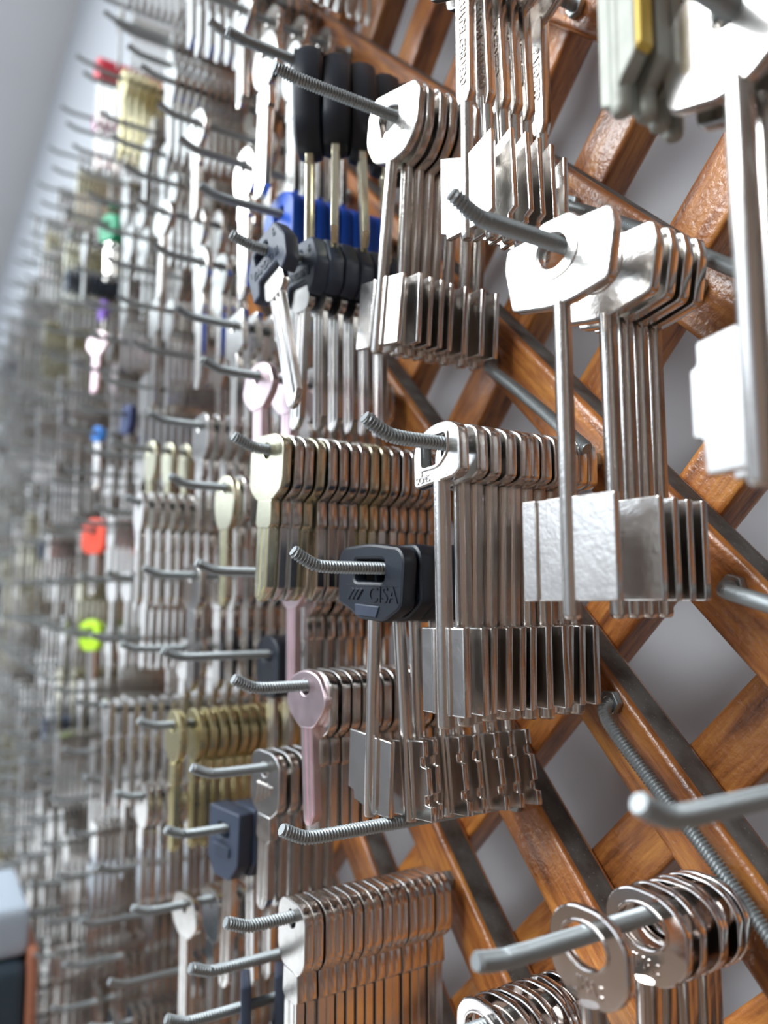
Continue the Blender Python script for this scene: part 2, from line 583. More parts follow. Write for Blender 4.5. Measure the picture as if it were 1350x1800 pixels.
def k_crossbow():
    """double-bit key with shield bow, round eye with a raised ring"""
    o = fillet([(-15.5, -1.5, 1.5), (-14.5, 3.6, 1.5), (-6.5, 3.9, .8), (-4.2, 6.2, 2), (4.2, 6.2, 2), (6.5, 3.9, .8), (14.5, 3.6, 1.5), (15.5, -1.5, 1.5),
                (13.4, -12.6, 1.5), (3, -14.6, 2), (-3, -14.6, 2), (-13.4, -12.6, 1.5)], 1, 4)
    bow = one(lambda b: plate(b, o, [ell(-1, -1.6, 4.1, 3.9, 28)], 3.0, .6), 'bow', [M['nickel_cast']])

    def ring(b):
        plate(b, ell(-1, -1.6, 7.2, 6.8, 36), [ell(-1, -1.6, 4.4, 4.2, 28)], .5, .2, -1.6)
    rg = one(ring, 'eye_ring', [M['nickel_cast']])

    def let(b):
        text_into(b, '9', 3.4, -9.4, -5.4, -1.55, .25, R(70)); text_into(b, 'x', 2.6, -8.2, -8.4, -1.55, .25, R(60))
    lt = one(let, 'lettering', [M['nickel_cast']])
    sh = one(lambda b: shaft(b, -13.6, -84.6, 1.85, 0, 20, 1.2, .16), 'shaft', [M['nickel_cast']], 30)

    def bit(s):
        def f(b):
            if s > 0:
                plate(b, fillet([(1.2, -58), (12.2, -58), (12.2, -80.6), (1.2, -80.6)], .4, 2), [], 2.0, .35, .2)
            else:
                plate(b, fillet([(-1.2, -58), (-12.2, -58), (-12.2, -80.6), (-1.2, -80.6)], .4, 2), [], 1.5, .3, .5)
                plate(b, fillet([(-8.4, -58), (-12.2, -58), (-12.2, -80.6), (-8.4, -80.6)], .3, 2), [], 1.0, .25, -.5)
                plate(b, fillet([(-1.2, -58), (-5.4, -58), (-5.4, -80.6), (-1.2, -80.6)], .3, 2), [], 1.0, .25, -.5)
        return f
    return [('bow', bow, [('eye_ring', rg), ('lettering', lt)]), ('shaft', sh, []),
            ('bit', one(bit(1), 'bit', [M['nickel_cast']]), []), ('bit', one(bit(-1), 'bit', [M['nickel_cast']]), [])]


def k_shield():
    """double-bit key with angular shield bow and triangular eye"""
    o = fillet([(-9, 8.8, 1.2), (10.2, 8.2, 1.6), (12.4, 5, 1.5), (12.4, -7.5, 4), (7.5, -13.8, 2), (2, -15.5, 1), (-2, -15.5, 1), (-7.5, -13.8, 2),
                (-12.4, -7, 3), (-12.4, 3.6, 2)], 1, 4)
    eye = fillet([(-7.2, 0.6), (-2.2, 3.6), (2.6, 2.4), (3.2, -2), (-4.6, -6.4)], .9, 3)
    bow = one(lambda b: plate(b, o, [eye], 3.0, .6), 'bow', [M['nickel_cast']])

    def let(b):
        text_into(b, 'Silca', 5.2, 1.5, -6.2, -1.55, .3, R(16))
    lt = one(let, 'lettering', [M['nickel_cast']])
    sh = one(lambda b: shaft(b, -14.5, -77.5, 2.0, 0, 20, 1.0, .12), 'shaft', [M['nickel_cast']], 30)

    def bit(s):
        def f(b):
            plate(b, fillet([(s*1.2, -53), (s*10.4, -53), (s*10.4, -75.2), (s*1.2, -75.2)], .4, 2), [], 1.8, .35, .2)
            plate(b, fillet([(s*2.2, -53), (s*3.4, -53), (s*3.4, -75.2), (s*2.2, -75.2)], .3, 2), [], 1.0, .25, -.9)
        return f
    return [('bow', bow, [('lettering', lt)]), ('shaft', sh, []),
            ('bit', one(bit(1), 'bit', [M['nickel_cast']]), []), ('bit', one(bit(-1), 'bit', [M['nickel_cast']]), [])]


def k_long(word):
    """long double-bit key, flat neck with raised writing down its length"""
    o = fillet([(-15, -2, 2), (-12, 5.5, 3), (0, 8, 4), (12, 5.5, 3), (15, -2, 2), (14, -9, 2), (4, -13.5, 2), (-4, -13.5, 2), (-14, -9, 2)], 1, 4)
    bow = one(lambda b: plate(b, o, [ell(0, -1.4, 5, 4.2, 24)], 2.6, .55), 'bow', [M['nickel_cast']])

    def neck(b):
        plate(b, fillet([(-2.7, -12), (2.9, -12), (2.9, -46), (1.8, -49), (-1.8, -49), (-2.7, -46)], .6, 2), [], 3.2, .5)
    nk = one(neck, 'neck', [M['nickel_cast']])

    def let(b):
        text_into(b, word, 3.4, 0.1, -30, -1.65, .5, R(-90), .05, False, 0.80 if len(word) > 10 else 1.0)
    lt = one(let, 'lettering', [M['nickel_cast']])
    sh = one(lambda b: shaft(b, -46, -88.5, 1.75, 0, 16, 1.6, .16), 'shaft', [M['nickel_cast']], 30)

    def bit(s):
        def f(b):
            plate(b, fillet([(s*1.1, -64), (s*9.8, -60.5), (s*9.8, -83.5), (s*7.6, -84.5), (s*7.6, -86), (s*1.1, -86)], .35, 2), [], 1.8, .35, .1)
        return f
    return [('bow', bow, []), ('neck', nk, [('lettering', lt)]), ('shaft', sh, []),
            ('bit', one(bit(1), 'bit', [M['nickel_cast']]), []), ('bit', one(bit(-1), 'bit', [M['nickel_cast']]), [])]


def k_dbow():
    """double-bit key with a domed D-shaped bow"""
    o = fillet([(-12.4, -9.8, .8), (-12.4, -.2, 2), (-9.8, 3.6, 3), (-3.6, 5.9, 3.5), (3, 5.6, 3), (6.8, 3.6, 2), (7.3, 0, 1.5), (7.3, -8, 1.2), (4.6, -9.5, 1), (-11, -10.8, 1)], 1, 4)
    eye = fillet([(-8.2, 2.4, 1.5), (2.1, 2.4, 1.0), (2.1, -2.6, 2), (-1.5, -5.2, 2), (-8.2, -5.4, 1)], 1, 3)
    bow = one(lambda b: plate(b, o, [eye], 3.5, .7), 'bow', [M['nickel_cast']])

    def rim(b):
        eo = fillet([(-9.2, 3.3, 1.8), (3.0, 3.3, 1.2), (3.0, -2.8, 2), (-1.2, -6.2, 2), (-9.2, -6.4, 1.2)], 1, 3)
        plate(b, eo, [fillet([(-8.3, 2.5, 1.5), (2.2, 2.5, 1.0), (2.2, -2.6, 2), (-1.5, -5.3, 2), (-8.3, -5.5, 1)], 1, 3)], .5, .15, -1.9)
    rm = one(rim, 'eye_ring', [M['nickel_cast']])
    lt = one(lambda b: (text_into(b, 'SCMS', 2.6, -8.0, -8.6, -1.8, .3, R(4)), text_into(b, '3', 2.2, -8.6, -6.9, -1.8, .3)), 'lettering', [M['nickel_cast']])
    cx = -2.3
    sh = one(lambda b: shaft(b, -9.6, -72.4, 2.25, cx, 20, 1.0, .14), 'shaft', [M['nickel_cast']], 30)

    def bit(s):
        def f(b):
            plate(b, fillet([(cx+s*1.2, -47.2), (cx+s*8.6, -47.2), (cx+s*8.6, -68.8), (cx+s*1.2, -68.8)], .4, 2), [], 2.2, .4, .1)
            plate(b, fillet([(cx+s*2.6, -47.2), (cx+s*3.6, -47.2), (cx+s*3.6, -68.8), (cx+s*2.6, -68.8)], .3, 2), [], 1.0, .25, -1.1)
        return f
    return [('bow', bow, [('eye_ring', rm), ('lettering', lt)]), ('shaft', sh, []),
            ('bit', one(bit(1), 'bit', [M['nickel_cast']]), []), ('bit', one(bit(-1), 'bit', [M['nickel_cast']]), [])]


def k_plastichead(front):
    """long-shaft double-bit key with black plastic head"""
    o = fillet([(-20.5, 3.4, 2), (-17.5, 6.6, 2.5), (-4, 7.6, 4), (9.8, 6.2, 3), (12.2, 3.2, 2), (11.4, -11.4, 2.5), (7.6, -13.6, 2), (3.6, -15.8, 2), (-9, -15.6, 2), (-13.6, -13, 2), (-20, -11, 2.5)], 1, 5)
    eye = fillet([(-11.4, 2.6), (2.9, 2.6), (2.9, -4.0), (-11.4, -4.0)], 1.6, 4)
    bow = one(lambda b: plate(b, o, [eye], 5.4, 1.1), 'head', [M['black']])

    def let(b):
        text_into(b, 'CISA', 6.6, 2.8, -8.0, -2.75, .5, 0, .06)
        for q in range(3):
            x = -13.2+q*2.1
            plate(b, [(x-1.6, -9.2), (x-.4, -9.6), (x+2.4, -6.4), (x+1.2, -6.0)], [], .6, .1, -2.85)
        plate(b, [(-15.0, -5.3), (9.6, -5.3), (9.6, -5.15), (-15, -5.15)], [], .3, .05, -2.72)
    lt = one(let, 'lettering', [M['black']])
    tab = one(lambda b: plate(b, fillet([(-10.5, -10.8), (1.5, -11.2), (0, -14.6), (-10, -14.2)], .5, 2), [], 1.2, .3, -2.5), 'tab', [M['slate']])
    cx = -4.2
    sh = one(lambda b: shaft(b, -15, -73.2, 2.0, cx, 20, 1.0, .10), 'shaft', [M['nickel']], 30)
    if front:
        def bl(b):
            plate(b, fillet([(cx-1, -49.5), (cx-10.4, -49.2), (cx-10.6, -66.5), (cx-8, -67), (cx-7.6, -69.6), (cx-1, -70.6)], .3, 2), [], 1.6, .3, .2)

        def br(b):
            plate(b, fillet([(cx+1, -49.6), (cx+9.6, -50), (cx+9.2, -71.5), (cx+1, -71.5)], .3, 2), [], 1.6, .3, .2)
            plate(b, fillet([(cx+2.6, -49.6), (cx+4.0, -49.6), (cx+4.0, -71.5), (cx+2.6, -71.5)], .3, 2), [], 1.0, .3, -.9)
    else:
        def bl(b):
            plate(b, fillet([(cx-1, -50.5), (cx-7.4, -50.5), (cx-7.4, -71.8), (cx-1, -71.8)], .3, 2), [], 1.6, .3, .2)

        def br(b):
            x = cx+10.4
            pts = [(cx+1, -50.2), (x-1.2, -50.2), (x-1.2, -54.6), (x-2.9, -54.9), (x-2.9, -57.2), (x-.4, -57.6), (x-.2, -65), (x-1.9, -65.4),
                   (x-1.9, -67.6), (x+.6, -68), (x+.6, -72), (cx+1, -72)]
            plate(b, fillet(pts, .3, 2), [], 1.8, .3, .2)
            plate(b, fillet([(cx+2.2, -50.2), (cx+3.2, -50.2), (cx+3.2, -72), (cx+2.2, -72)], .3, 2), [], .8, .25, -.9)
    sub = [('lettering', lt), ('tab', tab)]
    return [('head', bow, sub), ('shaft', sh, []), ('bit', one(bl, 'bit', [M['nickel']]), []), ('bit', one(br, 'bit', [M['nickel']]), [])]


def k_trapezoid():
    """slate blue plastic trapezoid head, nickel blade"""
    o = fillet([(-11.5, -15, 1.2), (-13, -3, 1.8), (-6.5, 5.6, 2), (8.5, 5.6, 2), (13, -3, 1.8), (12, -12, 2.5), (7.6, -14.6, 1.4), (6, -9.6, 1), (-6, -9.6, 1), (-7.4, -14.8, 1.2)], 1, 4)
    eye = fillet([(-7, 1.9), (2.6, 1.9), (2.6, -2.4), (-7, -2.4)], 1.9, 4)
    bow = one(lambda b: plate(b, o, [eye], 5.6, .9), 'head', [M['slate']])
    lt = one(lambda b: (text_into(b, 'YARDENI', 4.2, -.4, -6.4, -2.85, .5, 0, .05), text_into(b, '6', 4.0, 7.2, 1.2, -2.85, .5, 0, .05), text_into(b, 'S', 2.6, -10.0, -4.4, -2.85, .3)), 'lettering', [M['slate']])

    def ins(b):
        plate(b, fillet([(-6, -9.8, .6), (6, -9.8, .6), (6.6, -16, 1.6), (3.8, -19, 1.5), (-3.8, -19, 1.5), (-6.4, -16.6, 1.4)], 1, 3), [], 2.6, .4)
    col = one(ins, 'collar', [M['nickel']])
    bl = one(lambda b: blade(b, -18, -60, 7.4, 2.3, ((-.22, .7), (.12, .6))), 'blade', [M['nickel']])
    return [('head', bow, [('lettering', lt)]), ('collar', col, []), ('blade', bl, [])]


def k_roundplastic(m_, txt=None, w_=12, top=8, bot=-20, t=5.2, L=-52):
    o = fillet([(-w_, bot+5, 3), (-w_, top-4, 8), (-w_*.35, top, 6), (w_*.35, top, 6), (w_, top-4, 8), (w_, bot+5, 3), (w_*.55, bot, 2), (-w_*.55, bot, 2)], 1, 5)
    eye = fillet([(-4.5, 1.75), (4.5, 1.75), (4.5, -2.6), (-4.5, -2.6)], 1.8, 4)
    bow = one(lambda b: plate(b, o, [eye], t, .9), 'head', [M[m_]])
    sub = []
    if txt:
        sub = [('lettering', one(lambda b: text_into(b, txt, 4.2, 0, -8, -t/2, .5, 0, .05), 'lettering', [M[m_]]))]
    bl = one(lambda b: blade(b, bot+1, L, 7.6, 2.2, ((-.2, .7), (.15, .6))), 'blade', [M['nickel']])
    return [('head', bow, sub), ('blade', bl, [])]


def k_bighead():
    """car key: thick rounded black head, steel blade"""
    def f(b):
        o = fillet([(-10.5, -29, 5), (-13.5, -11, 8), (-9.5, 2.5, 8), (0, 5.5, 8), (9.5, 2.5, 8), (13.5, -11, 8), (10.5, -29, 5), (4, -35, 3), (-4, -35, 3)], 1, 6)
        plate(b, o, [ell(0, -1, 4.2, 3.6, 24)], 10.4, 3.6)
    bow = one(f, 'head', [M['black']], 40)
    nk = one(lambda b: plate(b, fillet([(-3.6, -31), (3.6, -31), (3.2, -40), (-3.2, -41)], .6, 2), [], 3.0, .5), 'collar', [M['cream_nickel']])
    bl = one(lambda b: blade(b, -39, -75, 7.8, 2.5, ((-.25, .7), (.05, .6), (.3, .4))), 'blade', [M['cream_nickel']])
    return [('head', bow, []), ('collar', nk, []), ('blade', bl, [])]


def k_flat(m_='nickel', w_=11.5, top=5, bot=-17, bw=8.6, L=-50, shape='arch', t=3.1, hole=2.6, collar=True, pat=False):
    """flat cylinder key blank"""
    if shape == 'arch':
        o = fillet([(-w_, bot+4, 3), (-w_, top-3, 5), (-w_*.55, top, 4), (w_*.55, top, 4), (w_, top-3, 5), (w_, bot+4, 3), (bw*.62, bot, 1.5), (-bw*.62, bot, 1.5)], 1, 5)
    elif shape == 'round':
        c = (top+bot)/2; o = ell(0, c, w_, (top-bot)/2, 32)
    elif shape == 'spade':
        o = fillet([(-w_*.75, top-2, 4), (0, top+.5, 6), (w_*.75, top-2, 4), (w_, -5, 4), (w_*.85, bot+5, 3), (bw*.6, bot, 2), (-bw*.6, bot, 2), (-w_*.85, bot+5, 3), (-w_, -5, 4)], 1, 5)
    else:
        o = fillet([(-w_, bot+2, 1.2), (-w_, top, 2), (w_, top, 2), (w_, bot+2, 1.2), (bw*.6, bot, 1), (-bw*.6, bot, 1)], 1, 4)
    parts = []
    bow = one(lambda b: plate(b, o, [ell(0, .4-hole+ROD*1000, hole+.3, hole, 20)], t, .4), 'bow', [M[m_]])
    sub = []
    if pat:
        def f(b):
            for q in range(4):
                plate(b, fillet([(-7+q*3.4, -13+q*1.5), (-5.6+q*3.4, -13.6+q*1.5), (-3.6+q*3.0, -6), (-5+q*3.0, -5.4)], .3, 2), [], .8, .2, -t/2-.2)
        sub = [('relief', one(f, 'relief', [M[m_]]))]
    parts.append(('bow', bow, sub))
    z = bot+.3
    if collar:
        cl = one(lambda b: plate(b, fillet([(-bw*.56, z), (bw*.56, z), (bw*.62, z-8), (bw*.45, z-9.4), (-bw*.45, z-9.4), (-bw*.62, z-8)], .6, 2), [], t*1.05, .3), 'collar', [M[m_]])
        parts.append(('collar', cl, [])); z -= 9
    parts.append(('blade', one(lambda b: blade(b, z+.5, L, bw, t*.92, ((-.2, .6), (.18, .5))), 'blade', [M[m_]]), []))
    return parts


def k_ring(txt=True):
    """polished key with an oval ring bow cut straight at both sides"""
    o = fillet([(-11, -9, 3), (-11, -.6, 1.6), (-8.6, 3.0, 3), (-4, 5.2, 3.5), (4, 5.2, 3.5), (8.6, 3.0, 3), (11, -.6, 1.6), (11, -7.5, 1.6), (8, -11.6, 3), (3.6, -13.8, 2.5), (-3.6, -13.8, 2.5), (-8, -11.9, 3)], 1, 5)
    eye = ell(-.6, -2.4, 6.2, 4.3, 32)
    bow = one(lambda b: plate(b, o, [eye], 1.9, .45), 'bow', [M['polished']])
    rim = one(lambda b: plate(b, ell(-.6, -2.4, 7.0, 5.1, 32), [ell(-.6, -2.4, 6.3, 4.4, 32)], .5, .18, -1.05), 'eye_ring', [M['polished']])

    def let(b):
        text_into(b, 'JMA', 3.4, -.6, -10.0, -.98, .4, 0, .08)
        plate(b, ell(3.4, -9.2, .45, .45, 10), [], .4, .1, -1.05); plate(b, ell(3.4, -11, .45, .45, 10), [], .4, .1, -1.05)
    lt = one(let, 'lettering', [M['polished']])
    sh = one(lambda b: (shaft(b, -13.2, -84, 2.6, 0, 20, 1.0, .12)), 'shaft', [M['polished']], 30)
    bt = one(lambda b: plate(b, fillet([(1.2, -60), (9.5, -60), (9.5, -80), (1.2, -80)], .4, 2), [], 2, .35), 'bit', [M['polished']])
    return [('bow', bow, [('eye_ring', rim), ('lettering', lt)]), ('shaft', sh, []), ('bit', bt, [])]


def k_plates(edge):
    """safe key whose grey bit is two thick plates with a rounded rib"""
    g = M['grey_metal']
    bow = one(lambda b: plate(b, fillet([(-12, -10), (-12, 5), (12, 5), (12, -10)], 3, 4), [ell(0, -1, 4, 4, 24)], 2.6, .5), 'bow', [g])
    sh = one(lambda b: shaft(b, -9, -92, 1.9, -1.5, 18, 1.6, 0), 'shaft', [g], 40)
    l = one(lambda b: plate(b, fillet([(-2.4, -60, .5), (-2.4, -90, .4), (-5.6, -88.5, .4), (-5.8, -66, .5), (-3.5, -62, .5)], .4, 2), [], 3.0, .5, .6), 'bit', [g])

    def rr(b):
        plate(b, fillet([(-.6, -52), (3.4, -52), (3.4, -83, .8), (-.6, -87.6)], .5, 2), [], 3.4, .5, -.2)
    r = one(rr, 'bit', [g])
    out = [('bow', bow, []), ('shaft', sh, []), ('bit', l, []), ('bit', r, [])]
    if edge:
        out.append(('edge_strip', one(lambda b: plate(b, fillet([(3.45, -52), (4.6, -52), (4.6, -82), (3.45, -83)], .3, 2), [], 3.4, .4, -.2), 'edge_strip', [M['yellow_metal']]), []))
    return out


def k_hexbow():
    """big key with faceted bow, stepped single bit on its left"""
    o = fillet([(-13.5, 1.5, 1), (-7.5, 7.2, 1.5), (-2, 9.6, 1.5), (8, 9.6, 2), (13.5, 4, 2), (13.5, -8, 2), (3, -14.4, 1.5), (-3, -14.8, 1), (-12.4, -12, 1.6)], 1, 4)
    bow = one(lambda b: plate(b, o, [ell(0, -.6, 2.9, 2.8, 24)], 2.8, .6), 'bow', [M['nickel']])
    sh = one(lambda b: shaft(b, -13, -80, 2.3, 0.4, 24, 1.2, 0), 'shaft', [M['nickel']], 40)
    bt = one(lambda b: plate(b, fillet([(-.8, -53.5), (-9.2, -54.5), (-9.2, -58.5), (-10.6, -59), (-10.6, -70.5), (-8.6, -71), (-8.4, -77), (-.8, -76.8)], .5, 2), [], 2.2, .4), 'bit', [M['nickel']])
    return [('bow', bow, []), ('shaft', sh, []), ('bit', bt, [])]


def k_blackbox(t=8.5, w_=11, top=8, bot=-16):
    def f(b):
        plate(b, fillet([(-w_, bot+4, 1.5), (-w_, top, 1.5), (w_, top, 1.5), (w_, bot+4, 1.5), (5, bot-3, 1.5), (-6, bot-3, 1.5)], 1, 3), [fillet([(-4, 2.2), (4, 2.2), (4, -3), (-4, -3)], 1, 3)], t, .8)
        plate(b, fillet([(-w_*.6, bot+6), (-w_*.6, -6), (w_*.5, -6), (w_*.5, bot+6)], 1, 3), [], 1.6, .4, -t/2)
    hd = one(f, 'head', [M['slate']])
    bl = one(lambda b: blade(b, bot-2.5, -62, 6.8, 2.3, ((-.2, .7),)), 'blade', [M['nickel']])
    return [('head', hd, []), ('blade', bl, [])]


KIND = {
    'cross': ('double_bit_key', k_crossbow()), 'shield': ('double_bit_key', k_shield()),
    'long1': ('double_bit_key', k_long('CASA DEL CERRAJERO')), 'long2': ('double_bit_key', k_long('PATENTED')),
    'dbow': ('double_bit_key', k_dbow()), 'plastic_front': ('plastic_head_key', k_plastichead(True)), 'plastic_notch': ('plastic_head_key', k_plastichead(False)),
    'trapezoid': ('plastic_head_key', k_trapezoid()), 'blue': ('plastic_head_key', k_roundplastic('blue', 'ISEO')),
    'big': ('car_key', k_bighead()), 'ring': ('ring_bow_key', k_ring()), 'plates': ('safe_key', k_plates(False)), 'plates_y': ('safe_key', k_plates(True)),
    'hex': ('single_bit_key', k_hexbow()),
    'archcream': ('cylinder_key', k_flat('cream_nickel', 12, 5, -17, 8.8, -50)), 'arch': ('cylinder_key', k_flat('nickel', 12, 5, -17, 8.8, -50)),
    'pinkspade': ('cylinder_key', k_flat('pink_nickel', 12.5, 5, -13.5, 7.2, -44, 'spade', 3.0, 2.6, False)),
    'spade': ('cylinder_key', k_flat('nickel', 12.5, 5, -13.5, 7.2, -48, 'spade', 3.0, 2.6, False)),
    'tall': ('cylinder_key', k_flat('nickel', 9.5, 5, -16, 8.6, -52, 'arch', 3.2)),
    'oval': ('cylinder_key', k_flat('nickel', 9.5, 8, -17, 8.0, -62, 'round', 3.0)),
    'round': ('cylinder_key', k_flat('nickel', 11, 6, -15, 7.6, -50, 'round', 3.0)),
    'square': ('cylinder_key', k_flat('nickel', 10, 5, -14, 7.8, -50, 'square', 3.0)),
    'cream': ('cylinder_key', k_flat('cream_nickel', 9.5, 5, -18, 7.6, -50, 'spade', 3.0, 2.4, False)),
    'brassround': ('brass_key', k_flat('brass', 10.5, 6.5, -16.5, 6.4, -54, 'round', 3.4)),
    'brasstall': ('brass_key', k_flat('brass', 10.5, 6, -20, 8.4, -62, 'spade', 2.4)),
    'relief': ('cylinder_key', k_flat('nickel', 11, 6, -17, 8.4, -50, 'arch', 3.2, 2.6, True, True)),
    'box': ('plastic_head_key', k_blackbox()), 'slab': ('plastic_head_key', k_blackbox(3.6, 10, 9, -14)),
    'blackround': ('plastic_head_key', k_roundplastic('black', None, 11.5, 8, -18, 5.6, -50)),
    'p_red': ('plastic_head_key', k_roundplastic('red', None, 7.5, 7, -12, 5, -52)), 'p_magenta': ('plastic_head_key', k_roundplastic('magenta', None, 7.5, 7, -9, 5, -50)),
    'p_green': ('plastic_head_key', k_roundplastic('green', None, 11, 8, -16, 5, -50)), 'p_violet': ('plastic_head_key', k_roundplastic('violet', None, 8, 7, -10, 5, -44)),
    'p_orange': ('plastic_head_key', k_roundplastic('orange', None, 13, 9, -18, 5.5, -50)), 'p_lime': ('plastic_head_key', k_roundplastic('lime', None, 11, 8, -15, 5, -48)),
    'p_sky': ('plastic_head_key', k_roundplastic('skyblue', None, 7, 5, -7, 5, -44)),
    'p_navy': ('plastic_head_key', k_roundplastic('navy', None, 10, 7, -14, 5, -44)),
}
PROTO = {}


def copy_tree(o, parent=None):
    c = o.copy(); COL.objects.link(c); c.parent = parent
    for ch in o.children:
        copy_tree(ch, c)
    return c


def put_key(kind, x, n, z, roll=0, yaw=0, pitch=0, label='', group=None):
    name, parts = KIND[kind]
    if kind not in PROTO:
        o = bpy.data.objects.new(name, None); COL.objects.link(o)
        for pn, me, sub in parts:
            p_ = link(pn, me, o)
            for sn, sm in sub:
                link(sn, sm, p_)
        PROTO[kind] = o
    else:
        o = copy_tree(PROTO[kind])
    o.location = (x, -n, z)
    o.rotation_euler = (R(pitch), R(roll), R(yaw))
    o['label'] = label; o['category'] = 'key'
    if group:
        o['group'] = group
    return o


ORD = ['Front', 'Second', 'Third', 'Fourth', 'Fifth', 'Sixth', 'Seventh', 'Eighth', 'Ninth', 'Tenth', 'Eleventh', 'Twelfth', 'Thirteenth',
       'Fourteenth', 'Fifteenth', 'Sixteenth', 'Seventeenth', 'Eighteenth']


def stack(x, z, items, desc, group, jit=1.5):
    """items: (kind, n, roll, yaw[, own label])"""
    for i, it in enumerate(items):
        kind, n, roll, yaw = it[:4]
        own = it[4] if len(it) > 4 else None
        lab = own or f'{ORD[i].lower()} key from the front, {desc}'
        put_key(kind, x, n, z, roll+random.uniform(-jit, jit), yaw+random.uniform(-jit, jit)*1.2, 0, lab, group)


def seq(kind, n0, n1, count, roll=0, yaw=0):
    return [(kind, n0+(n1-n0)*i/max(1, count-1)+(random.uniform(-.0004, .0004) if i else 0), roll, yaw) for i in range(count)]


HOOKS = {}


def H(j, k, label, z=None, x=None, tipn=.082, level=1, up_=.0032):
    gx, gz = grid(j, k)
    x = gx if x is None else x
    z = gz if z is None else z
    HOOKS[(j, k)] = (x, z)
    put_hook(x, z, label, level, tipn, up_)
    return x, z


# ------------------------------------------------------------------ near hooks and their keys
x, z = H(0, 1, 'thick threaded hook through the wide shield bow of the big bright double-bit key', .0798, None, .0795, 0, .0036)
stack(x, z, [('cross', .0488, 0, 8, 'large bright double-bit key with shield bow and round eye, front of its stack'),
             ('cross', .0342, 0, 3), ('cross', .0284, 0, 1), ('cross', .0232, 0, 0), ('cross', .0180, 0, -1)],
      'large shield-bow double-bit keys right of centre', 'shield-bow double-bit keys', .6)
x, z = H(0, 3, 'long threaded hook running down to the angular bows left of top centre', .1549, None, .0875, 0, .0012)
stack(x, z, [('shield', .0452, 7, 9, 'bright double-bit key with angular bow and triangular eye, foremost left of top centre')] +
      [('shield', n, 5, 2) for n in (.0400, .0355, .0312, .0268, .0212, .0150, .0090)],
      'angular-bow double-bit keys left of top centre', 'angular-bow double-bit keys', .8)
x, z = H(-1, 3, 'threaded hook above the frame top holding the long keys with writing', .1862, None, .08, 1)
stack(x, z, [('long1', .0452, 0, 8, 'long double-bit key with fine lettering down its whole neck, front of its stack'),
             ('long1', .0398, -2, 3), ('long2', .0345, -2, 2), ('long2', .0298, -2, 0), ('long2', .0250, -2, 2), ('long2', .0170, 0, -1)],
      'long keys with writing on the neck, top centre', 'long keys with writing on the neck', .8)
x, z = H(-2, 2, 'threaded hook above the frame holding the grey plate-bit keys', .1770, -.085, .085, 1)
stack(x, z, [('plates_y', .0672, 0, 0, 'grey thick-bitted key with a yellow right edge, foremost of the four at upper right')] +
      [('plates', n, 0, 0) for n in (.0624, .0579, .0534)],
      'grey thick-bitted keys at upper right', 'grey thick-bitted keys', .8)
x, z = H(-1, 1, 'blurred threaded hook at the top right corner through the large key', .0967, -.0700, .082, 0)
stack(x, z, [('hex', .0600, 0, 0, 'large blurred key with faceted bow and stepped bit at the right frame edge'), ('hex', .0520, 0, -2)],
      'behind the large blurred key at the right frame edge', 'large keys at the right frame edge', .5)
x, z = H(1, 1, 'threaded hook with upturned tip through the domed bows at picture centre', .0396, None, .0785, 0, .0042)
nn = [.0540, .0476, .0430, .0378, .0328, .0298, .0255, .0208, .0156, .0118, .0080]
rl = [-.5, -1, 1, 1.5, 2, 1, 0, -1, 2, 1, 0]
stack(x, z, [('dbow', nn[0], -.5, 2, 'satin nickel double-bit key with domed D-shaped bow, front of the central stack')] +
      [('dbow', n, r_, -1) for n, r_ in zip(nn[1:], rl[1:])],
      'domed D-bow double-bit keys at picture centre', 'domed D-bow double-bit keys', .6)
x, z = H(2, 1, 'threaded hook with upturned tip through the black plastic key head', .0086, None, .0800, 0, .0044)
stack(x, z, [('plastic_front', .0500, 2, 8, 'black plastic-headed double-bit key with raised lettering, front of its stack'),
             ('plastic_notch', .0430, -5, 4), ('plastic_notch', .0370, -3, -2), ('plastic_notch', .0305, -7, -2), ('plastic_notch', .0245, -7, -2),
             ('plastic_notch', .0185, -9, -2), ('plastic_notch', .0125, -9, -2), ('plastic_notch', .0065, -10, -2)],
      'black plastic heads with notched bits below centre', 'black plastic-headed double-bit keys', .6)
x, z = H(1, 3, 'threaded hook through the tilted slate blue trapezoid key head', .1176, None, .0865, 0, .0025)
stack(x, z, [('trapezoid', .0722, -17, 6, 'tilted slate blue key with trapezoid plastic head and a raised 6'),
             ('trapezoid', .0590, 4, 4), ('trapezoid', .0530, 0, 0), ('trapezoid', .0470, 0, 0), ('trapezoid', .0410, -1, 0), ('trapezoid', .0350, 0, 0), ('trapezoid', .0288, 0, 0)],
      'slate blue trapezoid heads left of centre', 'slate blue trapezoid-head keys', .8)
x, z = H(1, 4, 'threaded hook through the bright blue plastic key heads', .1530, None, .0858, 1, .0030)
stack(x, z, [('blue', .0512, 0, 4, 'bright blue rounded plastic-headed key, front of its stack')] + seq('blue', .0450, .0120, 7),
      'bright blue plastic heads upper left of centre', 'bright blue plastic-headed keys', .8)
x, z = H(0, 4, 'threaded hook running down to the thick black car key heads', .1913, None, .0895, 0, .0010)
stack(x, z, [('big', .0575, 2, -34), ('big', .0470, -14, -28), ('big', .0375, -14, -22), ('big', .0275, -8, -20), ('big', .0180, -6, -16), ('big', .0090, -4, -12)],
      'thick round black car key heads near the top', 'thick black car keys', 1)
x, z = H(2, 2, 'threaded hook with upturned tip through the pale gold arched key bows', .0486, None, .0842, 0, .0034)
kinds = ['archcream', 'arch', 'arch', 'archcream', 'arch', 'arch', 'arch', 'arch', 'archcream', 'archcream', 'arch', 'arch', 'arch', 'arch', 'arch', 'arch']
stack(x, z, [(kinds[i], .0712-i*.0041, 5 if i < 4 else 1, 4) for i in range(16)],
      'arched pale gold bows left of the central stack', 'arched-bow cylinder keys', 1.2)
